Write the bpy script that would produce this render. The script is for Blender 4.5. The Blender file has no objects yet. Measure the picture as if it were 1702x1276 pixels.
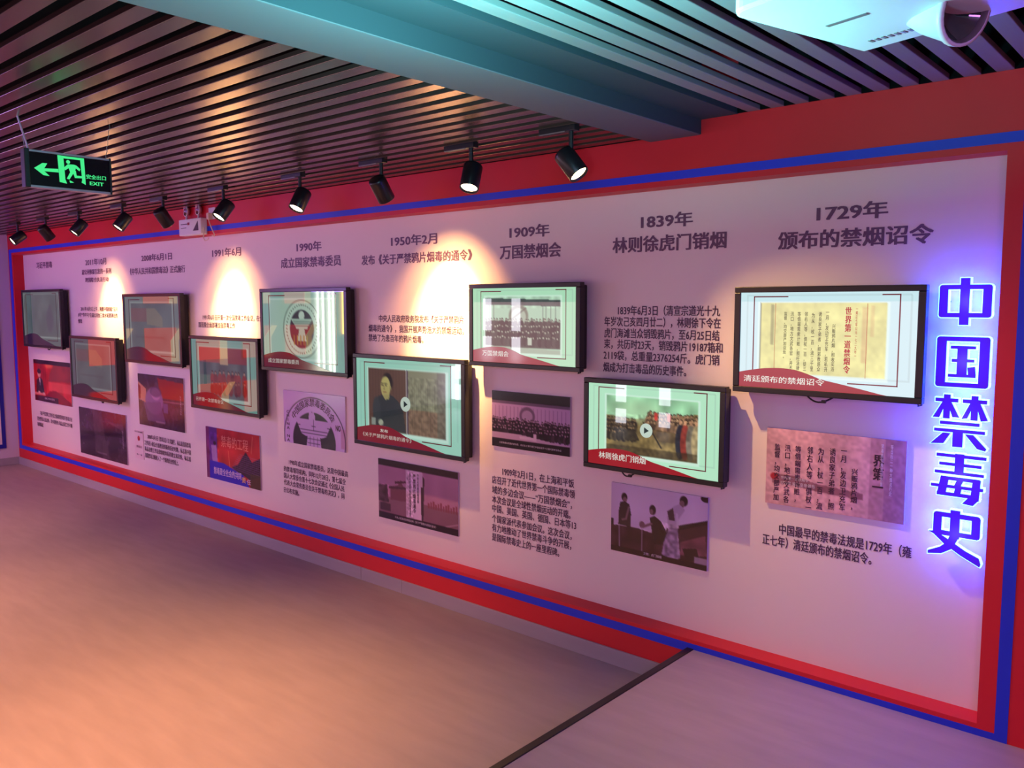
import bpy, math, random
import numpy as np
from mathutils import Vector, Matrix, Euler
R = math.radians
random.seed(7); rng = np.random.RandomState(7)
scene = bpy.context.scene
COL = scene.collection

# ------------------------------------------------------------------ camera
CAM = Vector((9.953, -3.295, 1.747))
YAW, PITCH, ROLL = R(41.255), R(-5.472), R(-0.046)
cam_d = bpy.data.cameras.new('camera'); cam = bpy.data.objects.new('camera', cam_d); COL.objects.link(cam)
fwd = Vector((-math.sin(YAW)*math.cos(PITCH), math.cos(YAW)*math.cos(PITCH), math.sin(PITCH)))
rgt = Vector((math.cos(YAW), math.sin(YAW), 0)); upv = rgt.cross(fwd)
r2 = rgt*math.cos(ROLL)+upv*math.sin(ROLL); u2 = -rgt*math.sin(ROLL)+upv*math.cos(ROLL)
M = Matrix((r2, u2, -fwd)).transposed().to_4x4(); M.translation = CAM
cam.matrix_world = M
cam_d.sensor_width = 36; cam_d.lens = 1399.08*36/1702; cam_d.clip_start = .05; cam_d.clip_end = 100
scene.camera = cam

# ------------------------------------------------------------------ world, lights, exposure
w = bpy.data.worlds.new('world'); scene.world = w; w.use_nodes = True
w.node_tree.nodes['Background'].inputs[0].default_value = (.46, .30, .52, 1)
w.node_tree.nodes['Background'].inputs[1].default_value = .05
scene.view_settings.view_transform = 'Standard'; scene.view_settings.look = 'None'
scene.view_settings.gamma = 1; scene.view_settings.use_curve_mapping = False
scene.view_settings.exposure = 0

def area(name, loc, target, size, sizey, power, color):
    l = bpy.data.lights.new(name, 'AREA'); l.shape = 'RECTANGLE'; l.size = size; l.size_y = sizey
    l.energy = power; l.color = color
    o = bpy.data.objects.new(name, l); COL.objects.link(o); o.location = loc
    o.rotation_euler = (Vector(target)-Vector(loc)).to_track_quat('-Z', 'Y').to_euler(); return o
def spot(name, loc, target, power, color, cone, blend=.5, radius=.02):
    l = bpy.data.lights.new(name, 'SPOT'); l.energy = power; l.color = color
    l.spot_size = R(cone); l.spot_blend = blend; l.shadow_soft_size = radius
    o = bpy.data.objects.new(name, l); COL.objects.link(o); o.location = loc
    o.rotation_euler = (Vector(target)-Vector(loc)).to_track_quat('-Z', 'Y').to_euler(); return o
def point(name, loc, power, color, radius=.05):
    l = bpy.data.lights.new(name, 'POINT'); l.energy = power; l.color = color; l.shadow_soft_size = radius
    o = bpy.data.objects.new(name, l); COL.objects.link(o); o.location = loc; return o
WARM = (1, .58, .20)
area('room_fill_light', (5.0, -4.6, 1.3), (5.0, 0, -.6), 6.5, 1.0, 42, (1, .55, .60))
area('blue_stage_light', (1.2, -3.6, 2.3), (2.0, 0, 2.0), 1.6, .8, 70, (.40, .12, 1))
spot('projector_fill_light', (9.45, -2.1, .9), (9.55, -1.85, 2.23), 6, (.42, .60, 1), 36, .9, .1)  # added from below to brighten the projector's underside
spot('left_wall_fill_light', (3.6, -2.6, 2.3), (-.1, -.4, 1.2), 40, (.85, .50, 1), 30, .9, .1)  # added spill to lift the dark left wall
spot('violet_wall_light', (5.0, -4.4, 2.3), (3.8, 0, 1.5), 75, (.66, .30, 1), 95, 1, .2)
area('magenta_fill_light', (10.8, -4.8, 2.3), (9.0, -1.2, 0.0), 1.2, .8, 46, (.68, .24, 1))  # added to tint the raised floor violet
area('red_floor_light', (10.6, -3.0, .5), (9.2, 0, .4), .5, .3, 7.0, (1, .20, .12))
area('teal_fill_light', (8.80, -1.95, 1.98), (8.74, -1.98, 2.60), .10, .10, 60, (.20, 1, .90))  # unseen light added to tint the ceiling around the projector teal
spot('floor_spot_light', (6.7, -2.6, 2.44), (6.6, -1.9, 0), 600, (1, .43, .19), 74, 1, .1)
spot('floor_spot_light', (4.6, -2.8, 2.44), (4.2, -2.3, 0), 420, (1, .45, .22), 78, 1, .1)
spot('floor_spot_light', (2.6, -2.0, 2.44), (1.8, -1.2, 0), 160, (1, .45, .25), 76, 1, .1)
spot('far_corner_spot_light', (1.3, -1.3, 2.42), (.45, .1, .55), 75, (1, .50, .22), 40, 1, .06)

# ------------------------------------------------------------------ materials
def lin(c):
    return tuple((x/12.92 if x <= .04045 else ((x+.055)/1.055)**2.4) for x in c)
def mat(name, rgb, rough=.5, metal=0., spec=.5, emit=None, es=0., coat=0., noise=None, bump=None):
    m = bpy.data.materials.new(name); m.use_nodes = True; nt = m.node_tree; b = nt.nodes['Principled BSDF']
    col = (*lin([c/255 for c in rgb]), 1)
    b.inputs['Base Color'].default_value = col
    b.inputs['Roughness'].default_value = rough; b.inputs['Metallic'].default_value = metal
    b.inputs['Specular IOR Level'].default_value = spec
    b.inputs['Coat Weight'].default_value = coat; b.inputs['Coat Roughness'].default_value = .03
    if emit: b.inputs['Emission Color'].default_value = (*lin([c/255 for c in emit]), 1); b.inputs['Emission Strength'].default_value = es
    if noise:
        sc, amt, stretch = noise
        tc = nt.nodes.new('ShaderNodeTexCoord'); mp = nt.nodes.new('ShaderNodeMapping'); mp.inputs['Scale'].default_value = stretch
        n = nt.nodes.new('ShaderNodeTexNoise'); n.inputs['Scale'].default_value = sc; n.inputs['Detail'].default_value = 6
        r = nt.nodes.new('ShaderNodeMapRange'); r.inputs[1].default_value = .3; r.inputs[2].default_value = .7
        r.inputs[3].default_value = 1-amt; r.inputs[4].default_value = 1+amt
        mx = nt.nodes.new('ShaderNodeMix'); mx.data_type = 'RGBA'; mx.blend_type = 'MULTIPLY'; mx.inputs[0].default_value = 1
        mx.inputs[6].default_value = col
        nt.links.new(tc.outputs['Object'], mp.inputs[0]); nt.links.new(mp.outputs[0], n.inputs[0]); nt.links.new(n.outputs[0], r.inputs[0])
        nt.links.new(r.outputs[0], mx.inputs[7]); nt.links.new(mx.outputs[2], b.inputs['Base Color'])
        if bump:
            bp = nt.nodes.new('ShaderNodeBump'); bp.inputs['Strength'].default_value = bump; bp.inputs['Distance'].default_value = .002
            nt.links.new(n.outputs[0], bp.inputs['Height']); nt.links.new(bp.outputs[0], b.inputs['Normal'])
    return m
M_panel = mat('painted_panel', (226, 214, 212), .55, noise=(1.2, .02, (1, 1, 1)), bump=.1)
M_lav = mat('lavender_wall', (205, 190, 205), .7, noise=(1.5, .03, (1, 1, 1)))
M_red = mat('red_paint', (205, 22, 38), .5, noise=(2, .05, (1, 1, 1)), bump=.15)
M_blue = mat('blue_paint', (20, 50, 215), .45, noise=(3, .06, (1, 1, 1)))
M_floor = mat('laminate_floor', (154, 138, 136), .50, noise=(5, .07, (.6, 3.0, 1)), bump=.12)
M_stage = mat('stage_laminate', (158, 134, 146), .5, noise=(5, .08, (.6, 3.0, 1)), bump=.12)
M_base = mat('grey_baseboard', (160, 150, 158), .4, noise=(3, .1, (.3, 3, 3)))
M_nose = mat('dark_nosing', (38, 30, 34), .35, metal=.3)
M_slat = mat('slat_metal', (104, 80, 80), .24, metal=.6, noise=(3, .10, (.2, 6, 6)))
M_slat2 = mat('slat_metal_grey', (124, 116, 122), .5, metal=.0, noise=(3, .10, (6, .2, 6)))
M_plenum = mat('plenum_black', (14, 14, 20), .95, spec=.1)
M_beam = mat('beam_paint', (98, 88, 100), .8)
M_beam2 = mat('beam_side_dark', (50, 58, 70), .8)
M_black = mat('black_plastic', (22, 21, 27), .32)
M_blackm = mat('black_metal', (26, 26, 30), .45, metal=.2)
M_grey = mat('grey_metal', (120, 118, 122), .4, metal=.5)
M_white = mat('white_plastic', (222, 220, 224), .4)
M_off = mat('ivory_cable', (225, 205, 180), .5)
M_text = mat('dark_vinyl', (66, 44, 70), .5)
M_text2 = mat('dark_vinyl_heading', (96, 66, 98), .5)
M_lamp = mat('lamp_glow', (255, 240, 210), .5, emit=(255, 226, 170), es=14)
M_chrome = mat('chrome', (220, 220, 225), .12, metal=1)
M_edge = mat('acrylic_edge', (200, 185, 205), .25)
M_green = mat('exit_green', (20, 60, 30), .5, emit=(70, 240, 140), es=.95)
M_exitblack = mat('exit_black', (16, 14, 22), .2)
M_alu = mat('aluminium', (190, 180, 195), .35, metal=.6)
M_wht_e = mat('caption_white', (200, 200, 200), .4, emit=(235, 235, 235), es=.75)
M_play = mat('play_button_glow', (200, 220, 210), .4, emit=(225, 240, 225), es=.7)
M_playd = mat('play_triangle', (30, 40, 40), .4)
M_sidegl = mat('letter_side_glow', (230, 250, 255), .5, emit=(120, 232, 255), es=2.6)
M_face = mat('letter_face_blue', (30, 6, 90), .5, emit=(70, 0, 215), es=.8)
M_pic_t = mat('print_text', (52, 24, 40), .4)
M_pic_w = mat('print_text_white', (205, 190, 205), .4)
M_backl = mat('blue_backlight', (10, 10, 60), .5, emit=(22, 22, 255), es=80)
M_navy = mat('navy_blue', (20, 30, 150), .5)

# ------------------------------------------------------------------ mesh builder
class MB:
    def __init__(s): s.v = []; s.f = []; s.sm = []
    def add(s, vs, fs, smooth=False):
        o = len(s.v); s.v += [tuple(v) for v in vs]; s.f += [tuple(i+o for i in f) for f in fs]; s.sm += [smooth]*len(fs); return s
    def box(s, x0, x1, y0, y1, z0, z1):
        return s.add([(x0,y0,z0),(x1,y0,z0),(x1,y1,z0),(x0,y1,z0),(x0,y0,z1),(x1,y0,z1),(x1,y1,z1),(x0,y1,z1)],
              [(0,3,2,1),(4,5,6,7),(0,1,5,4),(1,2,6,5),(2,3,7,6),(3,0,4,7)])
    def prism(s, pts, y0, y1):      # pts in x,z counter-clockwise seen from -y
        n = len(pts)
        vs = [(x, y0, z) for x, z in pts]+[(x, y1, z) for x, z in pts]
        a = sum(pts[i][0]*pts[(i+1) % n][1]-pts[(i+1) % n][0]*pts[i][1] for i in range(n))
        fs = [tuple(range(n)), tuple(range(2*n-1, n-1, -1))]+[(i, i+n, (i+1) % n+n, (i+1) % n) for i in range(n)]
        if a < 0: fs = [tuple(reversed(f)) for f in fs]
        return s.add(vs, fs)
    def cyl(s, p0, p1, r0, r1=None, n=20, caps=True):
        r1 = r0 if r1 is None else r1; p0 = Vector(p0); p1 = Vector(p1); d = (p1-p0).normalized()
        a = d.orthogonal().normalized(); b = d.cross(a)
        c = [(math.cos(2*math.pi*i/n), math.sin(2*math.pi*i/n)) for i in range(n)]
        vs = [p0+a*x*r0+b*y*r0 for x, y in c]+[p1+a*x*r1+b*y*r1 for x, y in c]
        s.add(vs, [(i, (i+1) % n, (i+1) % n+n, i+n) for i in range(n)], True)
        if caps: s.add(vs, [tuple(range(n-1, -1, -1)), tuple(range(n, 2*n))])
        return s
    def tube(s, pts, r, n=8):
        pts = [Vector(p) for p in pts]; rings = []
        for i, p in enumerate(pts):
            d = (pts[min(i+1, len(pts)-1)]-pts[max(i-1, 0)]).normalized()
            a = d.cross(Vector((.13, .27, 1))).normalized(); b = d.cross(a)
            rings += [p+a*math.cos(2*math.pi*k/n)*r+b*math.sin(2*math.pi*k/n)*r for k in range(n)]
        fs = [(i*n+k, i*n+(k+1) % n, (i+1)*n+(k+1) % n, (i+1)*n+k) for i in range(len(pts)-1) for k in range(n)]
        s.add(rings, fs, True); return s
    def lathe(s, prof, origin=(0, 0, 0), axis=(0, 0, 1), n=24):   # prof: (radius, height) pairs
        q = Vector((0, 0, 1)).rotation_difference(Vector(axis)); o = Vector(origin)
        vs = [o+q @ Vector((r*math.cos(2*math.pi*k/n), r*math.sin(2*math.pi*k/n), h)) for r, h in prof for k in range(n)]
        fs = [(i*n+k, i*n+(k+1) % n, (i+1)*n+(k+1) % n, (i+1)*n+k) for i in range(len(prof)-1) for k in range(n)]
        s.add(vs, fs, True); return s
    def build(s, name, m, parent=None, loc=(0, 0, 0), bevel=0, rot=None):
        me = bpy.data.meshes.new(name); me.from_pydata([tuple(v) for v in s.v], [], s.f)
        me.polygons.foreach_set('use_smooth', s.sm); me.materials.append(m); me.update()
        o = bpy.data.objects.new(name, me); COL.objects.link(o); o.location = loc
        if rot: o.rotation_euler = rot
        if parent: o.parent = parent
        if bevel:
            md = o.modifiers.new('bevel', 'BEVEL'); md.width = bevel; md.segments = 2; md.limit_method = 'ANGLE'
        return o
def tag(o, label=None, cat=None, group=None, kind=None):
    for k, v in (('label', label), ('category', cat), ('group', group), ('kind', kind)):
        if v: o[k] = v
    return o
def empty(name, loc, rot=None):
    o = bpy.data.objects.new(name, None); COL.objects.link(o); o.location = loc; o.empty_display_size = .05
    if rot: o.rotation_euler = rot
    return o

# text -> mesh, fitted to a rectangle in the local x/z plane, facing -y
def text_mesh(body, bold=0., spacing=1., align='LEFT'):
    me, co = text_mesh0(body, spacing, align)
    if bold <= 0 or len(co) == 0: return me, co
    fs = [tuple(p.vertices) for p in me.polygons]; n = len(co); b = bold*1.15
    offs = ((-b, -b*.5), (b, -b*.5), (-b, b*.5), (b, b*.5)); V = []; F = []
    for i, (dx, dz) in enumerate(offs):
        V += [(x+dx, z+dz, i*.00012) for x, z, _ in co]; F += [tuple(v+i*n for v in f) for f in fs]
    bpy.data.meshes.remove(me); me = bpy.data.meshes.new('t'); me.from_pydata(V, [], F); me.update()
    return me, np.array(V, np.float32)
def text_mesh0(body, spacing=1., align='LEFT'):
    cu = bpy.data.curves.new('t', 'FONT'); cu.body = body; cu.resolution_u = 2
    cu.space_character = spacing; cu.align_x = align; cu.fill_mode = 'FRONT'
    to = bpy.data.objects.new('t', cu); COL.objects.link(to)
    dg = bpy.context.evaluated_depsgraph_get(); me = bpy.data.meshes.new_from_object(to.evaluated_get(dg))
    bpy.data.objects.remove(to); bpy.data.curves.remove(cu)
    n = len(me.vertices); co = np.empty(n*3, np.float32); me.vertices.foreach_get('co', co); return me, co.reshape(-1, 3)
def text(name, body, x0, x1, z0, z1, m, parent=None, y=0., bold=.012, loc=(0, 0, 0), shear=0.):
    me, co = text_mesh(body, bold)
    if len(co) == 0: return None
    mn = co.min(0); mx = co.max(0)
    out = np.zeros_like(co)
    out[:, 0] = x0+(co[:, 0]-mn[0])/max(mx[0]-mn[0], 1e-6)*(x1-x0)
    out[:, 2] = z0+(co[:, 1]-mn[1])/max(mx[1]-mn[1], 1e-6)*(z1-z0)
    out[:, 1] = y-co[:, 2]
    me.vertices.foreach_set('co', out.ravel()); me.update(); me.materials.clear(); me.materials.append(m); me.name = name
    o = bpy.data.objects.new(name, me); COL.objects.link(o); o.location = loc
    if parent: o.parent = parent
    o['kind'] = 'stuff'
    return o
def lines_text(name, lines, h, m, parent, y, bold=.012):   # lines: (body, x0, x1, zcentre)
    V = []; F = []
    for body, x0, x1, zc in lines:
        me, co = text_mesh(body, bold); mn = co.min(0); mx = co.max(0); o = len(V)
        # glyph em box: keep punctuation-only height differences by scaling with the font height
        s = h/.92
        for c in co: V.append((x0+(c[0]-mn[0])/(mx[0]-mn[0])*(x1-x0), y-c[2], zc+(c[1]-.36)*s))
        for p in me.polygons: F.append(tuple(i+o for i in p.vertices))
        bpy.data.meshes.remove(me)
    me = bpy.data.meshes.new(name); me.from_pydata(V, [], F); me.materials.append(m); me.update()
    o = bpy.data.objects.new(name, me); COL.objects.link(o); o.parent = parent; o['kind'] = 'stuff'; return o

# ------------------------------------------------------------------ painter: colours on a fine grid of faces
class Paint:
    def __init__(s, w, h, bg):
        s.w, s.h = w, h; s.a = np.ones((h, w, 3))*np.array(bg)/255.
        s.U, s.V = np.meshgrid((np.arange(w)+.5)/w, (np.arange(h)+.5)/h)   # v measured down
    def mix(s, mask, col, al=1.):
        mask = (np.clip(mask, 0, 1)*al)[..., None]; s.a = s.a*(1-mask)+np.array(col)/255.*mask
    def rect(s, u0, v0, u1, v1, col, al=1.): s.mix((s.U >= u0) & (s.U <= u1) & (s.V >= v0) & (s.V <= v1), col, al)
    def ell(s, cu, cv, ru, rv, col, al=1., rot=0., soft=.15):
        du, dv = (s.U-cu)*s.w/s.h, s.V-cv; c, t = math.cos(rot), math.sin(rot)
        x = (du*c+dv*t)/(ru*s.w/s.h); y = (-du*t+dv*c)/rv
        s.mix((1-np.sqrt(x*x+y*y))/soft+.5, col, al)
    def poly(s, pts, col, al=1.):
        ins = np.zeros_like(s.U, bool); n = len(pts)
        for i in range(n):
            x0, y0 = pts[i]; x1, y1 = pts[(i+1) % n]
            if y0 == y1: continue
            c = ((s.V < y0) != (s.V < y1)) & (s.U < (x1-x0)*(s.V-y0)/(y1-y0)+x0); ins ^= c
        s.mix(ins, col, al)
    def line(s, u0, v0, u1, v1, w, col, al=1.):
        asp = s.w/s.h; px, py = (s.U-u0)*asp, s.V-v0; dx, dy = (u1-u0)*asp, v1-v0; L = dx*dx+dy*dy+1e-9
        t = np.clip((px*dx+py*dy)/L, 0, 1); d = np.hypot(px-t*dx, py-t*dy); s.mix((w/2-d)*s.h+.5, col, al)
    def noise(s, amt, sc=8, seed=1, u0=0, v0=0, u1=1, v1=1):
        r = np.random.RandomState(seed); g = r.rand(int(sc)+2, int(sc*s.w/s.h)+2)
        y = s.V*sc; x = s.U*sc*s.w/s.h; yi = y.astype(int); xi = x.astype(int); fy = y-yi; fx = x-xi
        v = (g[yi, xi]*(1-fx)+g[yi, xi+1]*fx)*(1-fy)+(g[yi+1, xi]*(1-fx)+g[yi+1, xi+1]*fx)*fy
        msk = ((s.U >= u0) & (s.U <= u1) & (s.V >= v0) & (s.V <= v1))[..., None]
        s.a = np.clip(s.a*(1+msk*(v[..., None]-.5)*2*amt), 0, 1)
    def crowd(s, u0, u1, v0, v1, rows, n, skin, dark, seed=3, hs=.012):
        r = np.random.RandomState(seed); asp = s.w/s.h
        for k in range(rows):
            v = v0+(v1-v0)*k/max(rows-1, 1)
            for i in range(n):
                u = u0+(u1-u0)*(i+r.rand()*.7)/n; vv = v+(r.rand()-.5)*.03; d = np.array(dark)*(.6+r.rand()*.9)
                s.ell(u, vv+hs*4.2, hs*1.5, hs*4.0, d, 1)
                s.ell(u, vv-hs*.4, hs*.62, hs*1.15, np.array(dark)*.4, 1); s.ell(u, vv, hs*.5, hs*.9, np.array(skin)*(.8+r.rand()*.3), .9)
    def build(s, name, W, H, m, parent, loc):
        w, h = s.w, s.h
        X, Z = np.meshgrid(np.linspace(0, W, w+1), np.linspace(H, 0, h+1))
        v = np.zeros(((w+1)*(h+1), 3), np.float32); v[:, 0] = X.ravel(); v[:, 2] = Z.ravel()
        i = (np.arange(h)[:, None]*(w+1)+np.arange(w)[None, :]).ravel()
        q = np.stack([i, i+w+1, i+w+2, i+1], 1).astype(np.int32)
        me = bpy.data.meshes.new(name); me.vertices.add(len(v)); me.vertices.foreach_set('co', v.ravel())
        me.loops.add(q.size); me.loops.foreach_set('vertex_index', q.ravel()); me.polygons.add(len(q))
        me.polygons.foreach_set('loop_start', np.arange(0, q.size, 4, dtype=np.int32)); me.update(calc_edges=True)
        p = np.pad(s.a, ((0, 1), (0, 1), (0, 0)), 'edge'); p2 = np.pad(s.a, ((1, 0), (1, 0), (0, 0)), 'edge')
        c = np.clip((p+p2)/2, 0, 1); c = np.where(c <= .04045, c/12.92, ((c+.055)/1.055)**2.4)
        col = np.ones(((w+1)*(h+1), 4), np.float32); col[:, :3] = c.reshape(-1, 3)
        at = me.color_attributes.new('print', 'FLOAT_COLOR', 'POINT'); at.data.foreach_set('color', col.ravel())
        me.materials.append(m); o = bpy.data.objects.new(name, me); COL.objects.link(o); o.parent = parent; o.location = loc; return o
def print_mat(name, emit=0., rough=.25, coat=0., spec=.5, base=1.):
    m = bpy.data.materials.new(name); m.use_nodes = True; nt = m.node_tree; b = nt.nodes['Principled BSDF']
    a = nt.nodes.new('ShaderNodeVertexColor'); a.layer_name = 'print'
    if emit:
        nt.links.new(a.outputs[0], b.inputs['Emission Color']); b.inputs['Emission Strength'].default_value = emit
        b.inputs['Base Color'].default_value = (.01, .01, .012, 1)
    else: nt.links.new(a.outputs[0], b.inputs['Base Color'])
    b.inputs['Roughness'].default_value = rough; b.inputs['Specular IOR Level'].default_value = spec; b.inputs['Coat Weight'].default_value = coat
    b.inputs['Coat Roughness'].default_value = .02
    return m
P_print = print_mat('photo_print', rough=.18)

# ------------------------------------------------------------------ setting
L, D, ZB, ZT = 9.295, .102, .235, 2.261
XL, XR = -.13, 12.5
mb = MB()
def wallpart(x0, x1, z0, z1): mb.box(x0, x1, 0, D+.06, z0, z1)
wallpart(XL, XR, 0, ZB); wallpart(XL, XR, ZT, 2.85); wallpart(XL, 0, ZB, ZT); wallpart(L, XR, ZB, ZT)
wall_back = tag(mb.build('wall_back', M_red), kind='structure')
panel = MB().box(0, L, D, D+.05, ZB, ZT).build('recessed_panel', M_panel, wall_back); panel['label'] = 'pale mauve recessed display panel'
for n, (x0, x1, z0, z1) in enumerate([(-.105, XR, 2.286, 2.322), (-.105, 9.393, .176, .217), (-.105, -.035, .217, 2.286), (9.352, 9.393, .217, 2.286)]):
    s_ = MB().box(x0, x1, -.002, .001, z0, z1).build('stripe', M_blue, wall_back); s_['label'] = 'blue painted stripe'
wl = tag(MB().box(XL-.12, XL, -6.6, D+.16, 0, 2.85).build('wall_left', M_lav), kind='structure')
# recessed blue-framed board on the left wall
MB().box(XL, XL+.012, -2.2, -.128, .19, 2.2).build('board_frame', M_navy, wl)['label'] = 'dark blue board frame'
MB().box(XL+.011, XL+.016, -2.16, -.168, .235, 2.155).build('board_face', M_panel, wl)['label'] = 'pale board face'
floor = tag(MB().box(XL-.12, XR, -6.6, D+.16, -.1, 0).build('floor', M_floor), kind='structure')
bb = tag(MB().box(XL, 8.13, -.004, 0, 0, .078).build('baseboard_back', M_base), kind='structure')
for x0, x1 in ((XL+.012, 5.796), (5.799, 6.185), (6.188, 8.13)):
    MB().box(x0, x1, -.014, -.003, .0, .08).build('board', M_base, bb, bevel=.002)
tag(MB().box(XL, XL+.012, -6.6, 0, 0, .08).build('baseboard_left', M_base, bevel=.002), kind='structure')
stage = tag(MB().box(8.144, XR, -6.6, 0, 0, .192).build('floor_stage', M_stage), kind='structure')
MB().box(8.118, 8.152, -6.6, -.001, .176, .196).build('nosing', M_nose, stage, bevel=.003)['label'] = 'dark metal nosing'
# ceiling: black plenum with slats parallel to the wall, left of the beam
ceil = tag(MB().box(XL-.12, XR, -6.6, D+.16, 2.80, 2.9).build('ceiling', M_plenum), kind='structure')
base = None
for k in range(46):
    y1 = -.03-.1*k+.0; y1 = -.032-.1*k; y0 = y1-.055
    if base is None:
        base = MB().box(XL, 7.868, -.0275, .0275, 0, .016).build('ceiling_slat', M_slat, ceil, bevel=.0015); s = base
    else: s = base.copy(); COL.objects.link(s)
    s.location = (0, (y0+y1)/2, 2.475)
base = None
for k in range(24):
    x0 = 8.350+.1*k
    if base is None:
        base = MB().box(0, .055, -4.6, -.002, 0, .02).build('ceiling_slat', M_slat2, ceil, bevel=.002); base['label'] = 'grey slat running towards the wall'; s = base
    else: s = base.copy(); COL.objects.link(s)
    s.location = (x0, 0, 2.525)
tag(MB().box(XL, 7.885, -.010, 0, 2.477, 2.80).build('trim_1', M_plenum), kind='structure')
tag(MB().box(8.306, XR, -.010, 0, 2.526, 2.80).build('trim_2', M_plenum), kind='structure')
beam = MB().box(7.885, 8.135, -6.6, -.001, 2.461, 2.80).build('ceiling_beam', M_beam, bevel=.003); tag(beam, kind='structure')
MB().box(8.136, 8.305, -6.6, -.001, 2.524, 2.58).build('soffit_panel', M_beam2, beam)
MB().box(8.1345, 8.1365, -6.6, -.001, 2.464, 2.58).build('beam_side_sheet', M_beam2, beam)  # thin sheet gives the beam side its darker tone
# far side of the room, seen only as reflections in the screens
wf = tag(MB().box(XL-.12, XR, -6.72, -6.6, 0, 2.85).build('wall_front', M_lav), kind='structure')
M_redp = mat('red_niche_glow', (200, 30, 34), .5, emit=(220, 36, 30), es=2.2)  # glow added so the niche backs show up in the screen reflections
M_cream = mat('cream_panel_glow', (235, 200, 150), .5, emit=(240, 190, 130), es=1.8)  # glow added to strengthen its reflection too
M_shelf = mat('niche_grey', (70, 70, 80), .5)
M_win = mat('window_light', (240, 240, 245), .5, emit=(235, 235, 245), es=8)
for k in range(5):
    y = -.75-.66*k
    for z in (.55, 1.28, 2.0):
        MB().box(XL+.014, XL+.022, y-.40, y, z-.25, z+.17).build('niche_back', M_redp, wl)
        MB().prism([(0, 0), (.10, 0), (.10, .26), (-.02, .42), (-.10, .42), (0, .26)], 0, .01).build('niche_side', M_cream, wl, loc=(XL+.035, y-.42, z-.25), rot=(0, 0, R(90)))
    MB().box(XL+.014, XL+.05, y-.55, y+.08, .24, .29).build('niche_shelf', M_shelf, wl)
for x, z0, z1 in ((.64, .82, 1.22), (.64, 1.32, 1.82), (1.25, .82, 1.22), (1.25, 1.32, 1.82), (3.22, .06, .26), (3.22, .36, .66), (3.93, .06, .26), (3.93, .36, .66), (0, .15, .40), (0, .50, .78), (-.1, .15, .7)):
    MB().box(x, x+.17, -6.6, -6.59, z0, z1).build('window_pane', M_win, wf)
M_tube = mat('tube_light', (240, 240, 230), .5, emit=(225, 245, 215), es=16); M_tubeo = mat('tube_light_orange', (240, 200, 120), .5, emit=(255, 190, 60), es=14)
for y in (-3.93, -4.02, -4.13, -4.20):
    MB().cyl((XL+.03, y, .25), (XL+.03, y, 2.45), .014, n=12).build('tube_light', M_tube, wl)
MB().cyl((XL+.03, -4.38, 1.30), (XL+.03, -4.38, 2.2), .018, n=12).build('tube_light', M_tubeo, wl)

# ------------------------------------------------------------------ lettering on the panel
TY = D-.0015
HEAD = [  # text, x0, x1, z0, z1
 ('1729年', 8.607, 8.884, 2.072, 2.139), ('颁布的禁烟诏令', 8.449, 9.048, 1.967, 2.041),
 ('1839年', 7.776, 8.049, 2.091, 2.158), ('林则徐虎门销烟', 7.618, 8.215, 1.985, 2.060),
 ('1909年', 6.957, 7.231, 2.088, 2.154), ('万国禁烟会', 6.888, 7.306, 1.981, 2.056),
 ('1950年2月', 6.000, 6.404, 2.088, 2.153), ('发布《关于严禁鸦片烟毒的通令》', 5.715, 6.682, 1.985, 2.047),
 ('1990年', 5.019, 5.304, 2.095, 2.161), ('成立国家禁毒委员', 4.828, 5.507, 1.990, 2.061),
 ('1991年6月', 3.910, 4.320, 2.098, 2.165),
 ('2008年6月1日', 2.732, 3.273, 2.105, 2.166), ('《中华人民共和国禁毒法》正式施行', 2.504, 3.483, 1.997, 2.056),
 ('2011年10月', 1.582, 2.040, 2.104, 2.168), ('湄公河惨案引发的一系列', 1.489, 2.131, 2.020, 2.071), ('跨国联合执法行动', 1.563, 2.073, 1.948, 1.993),
 ('习近平禁毒', .367, .782, 2.110, 2.176)]
for t, x0, x1, z0, z1 in HEAD:
    o = text('heading_lettering', t, x0, x1, z0, z1, M_text2, panel, TY, .026)
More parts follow.
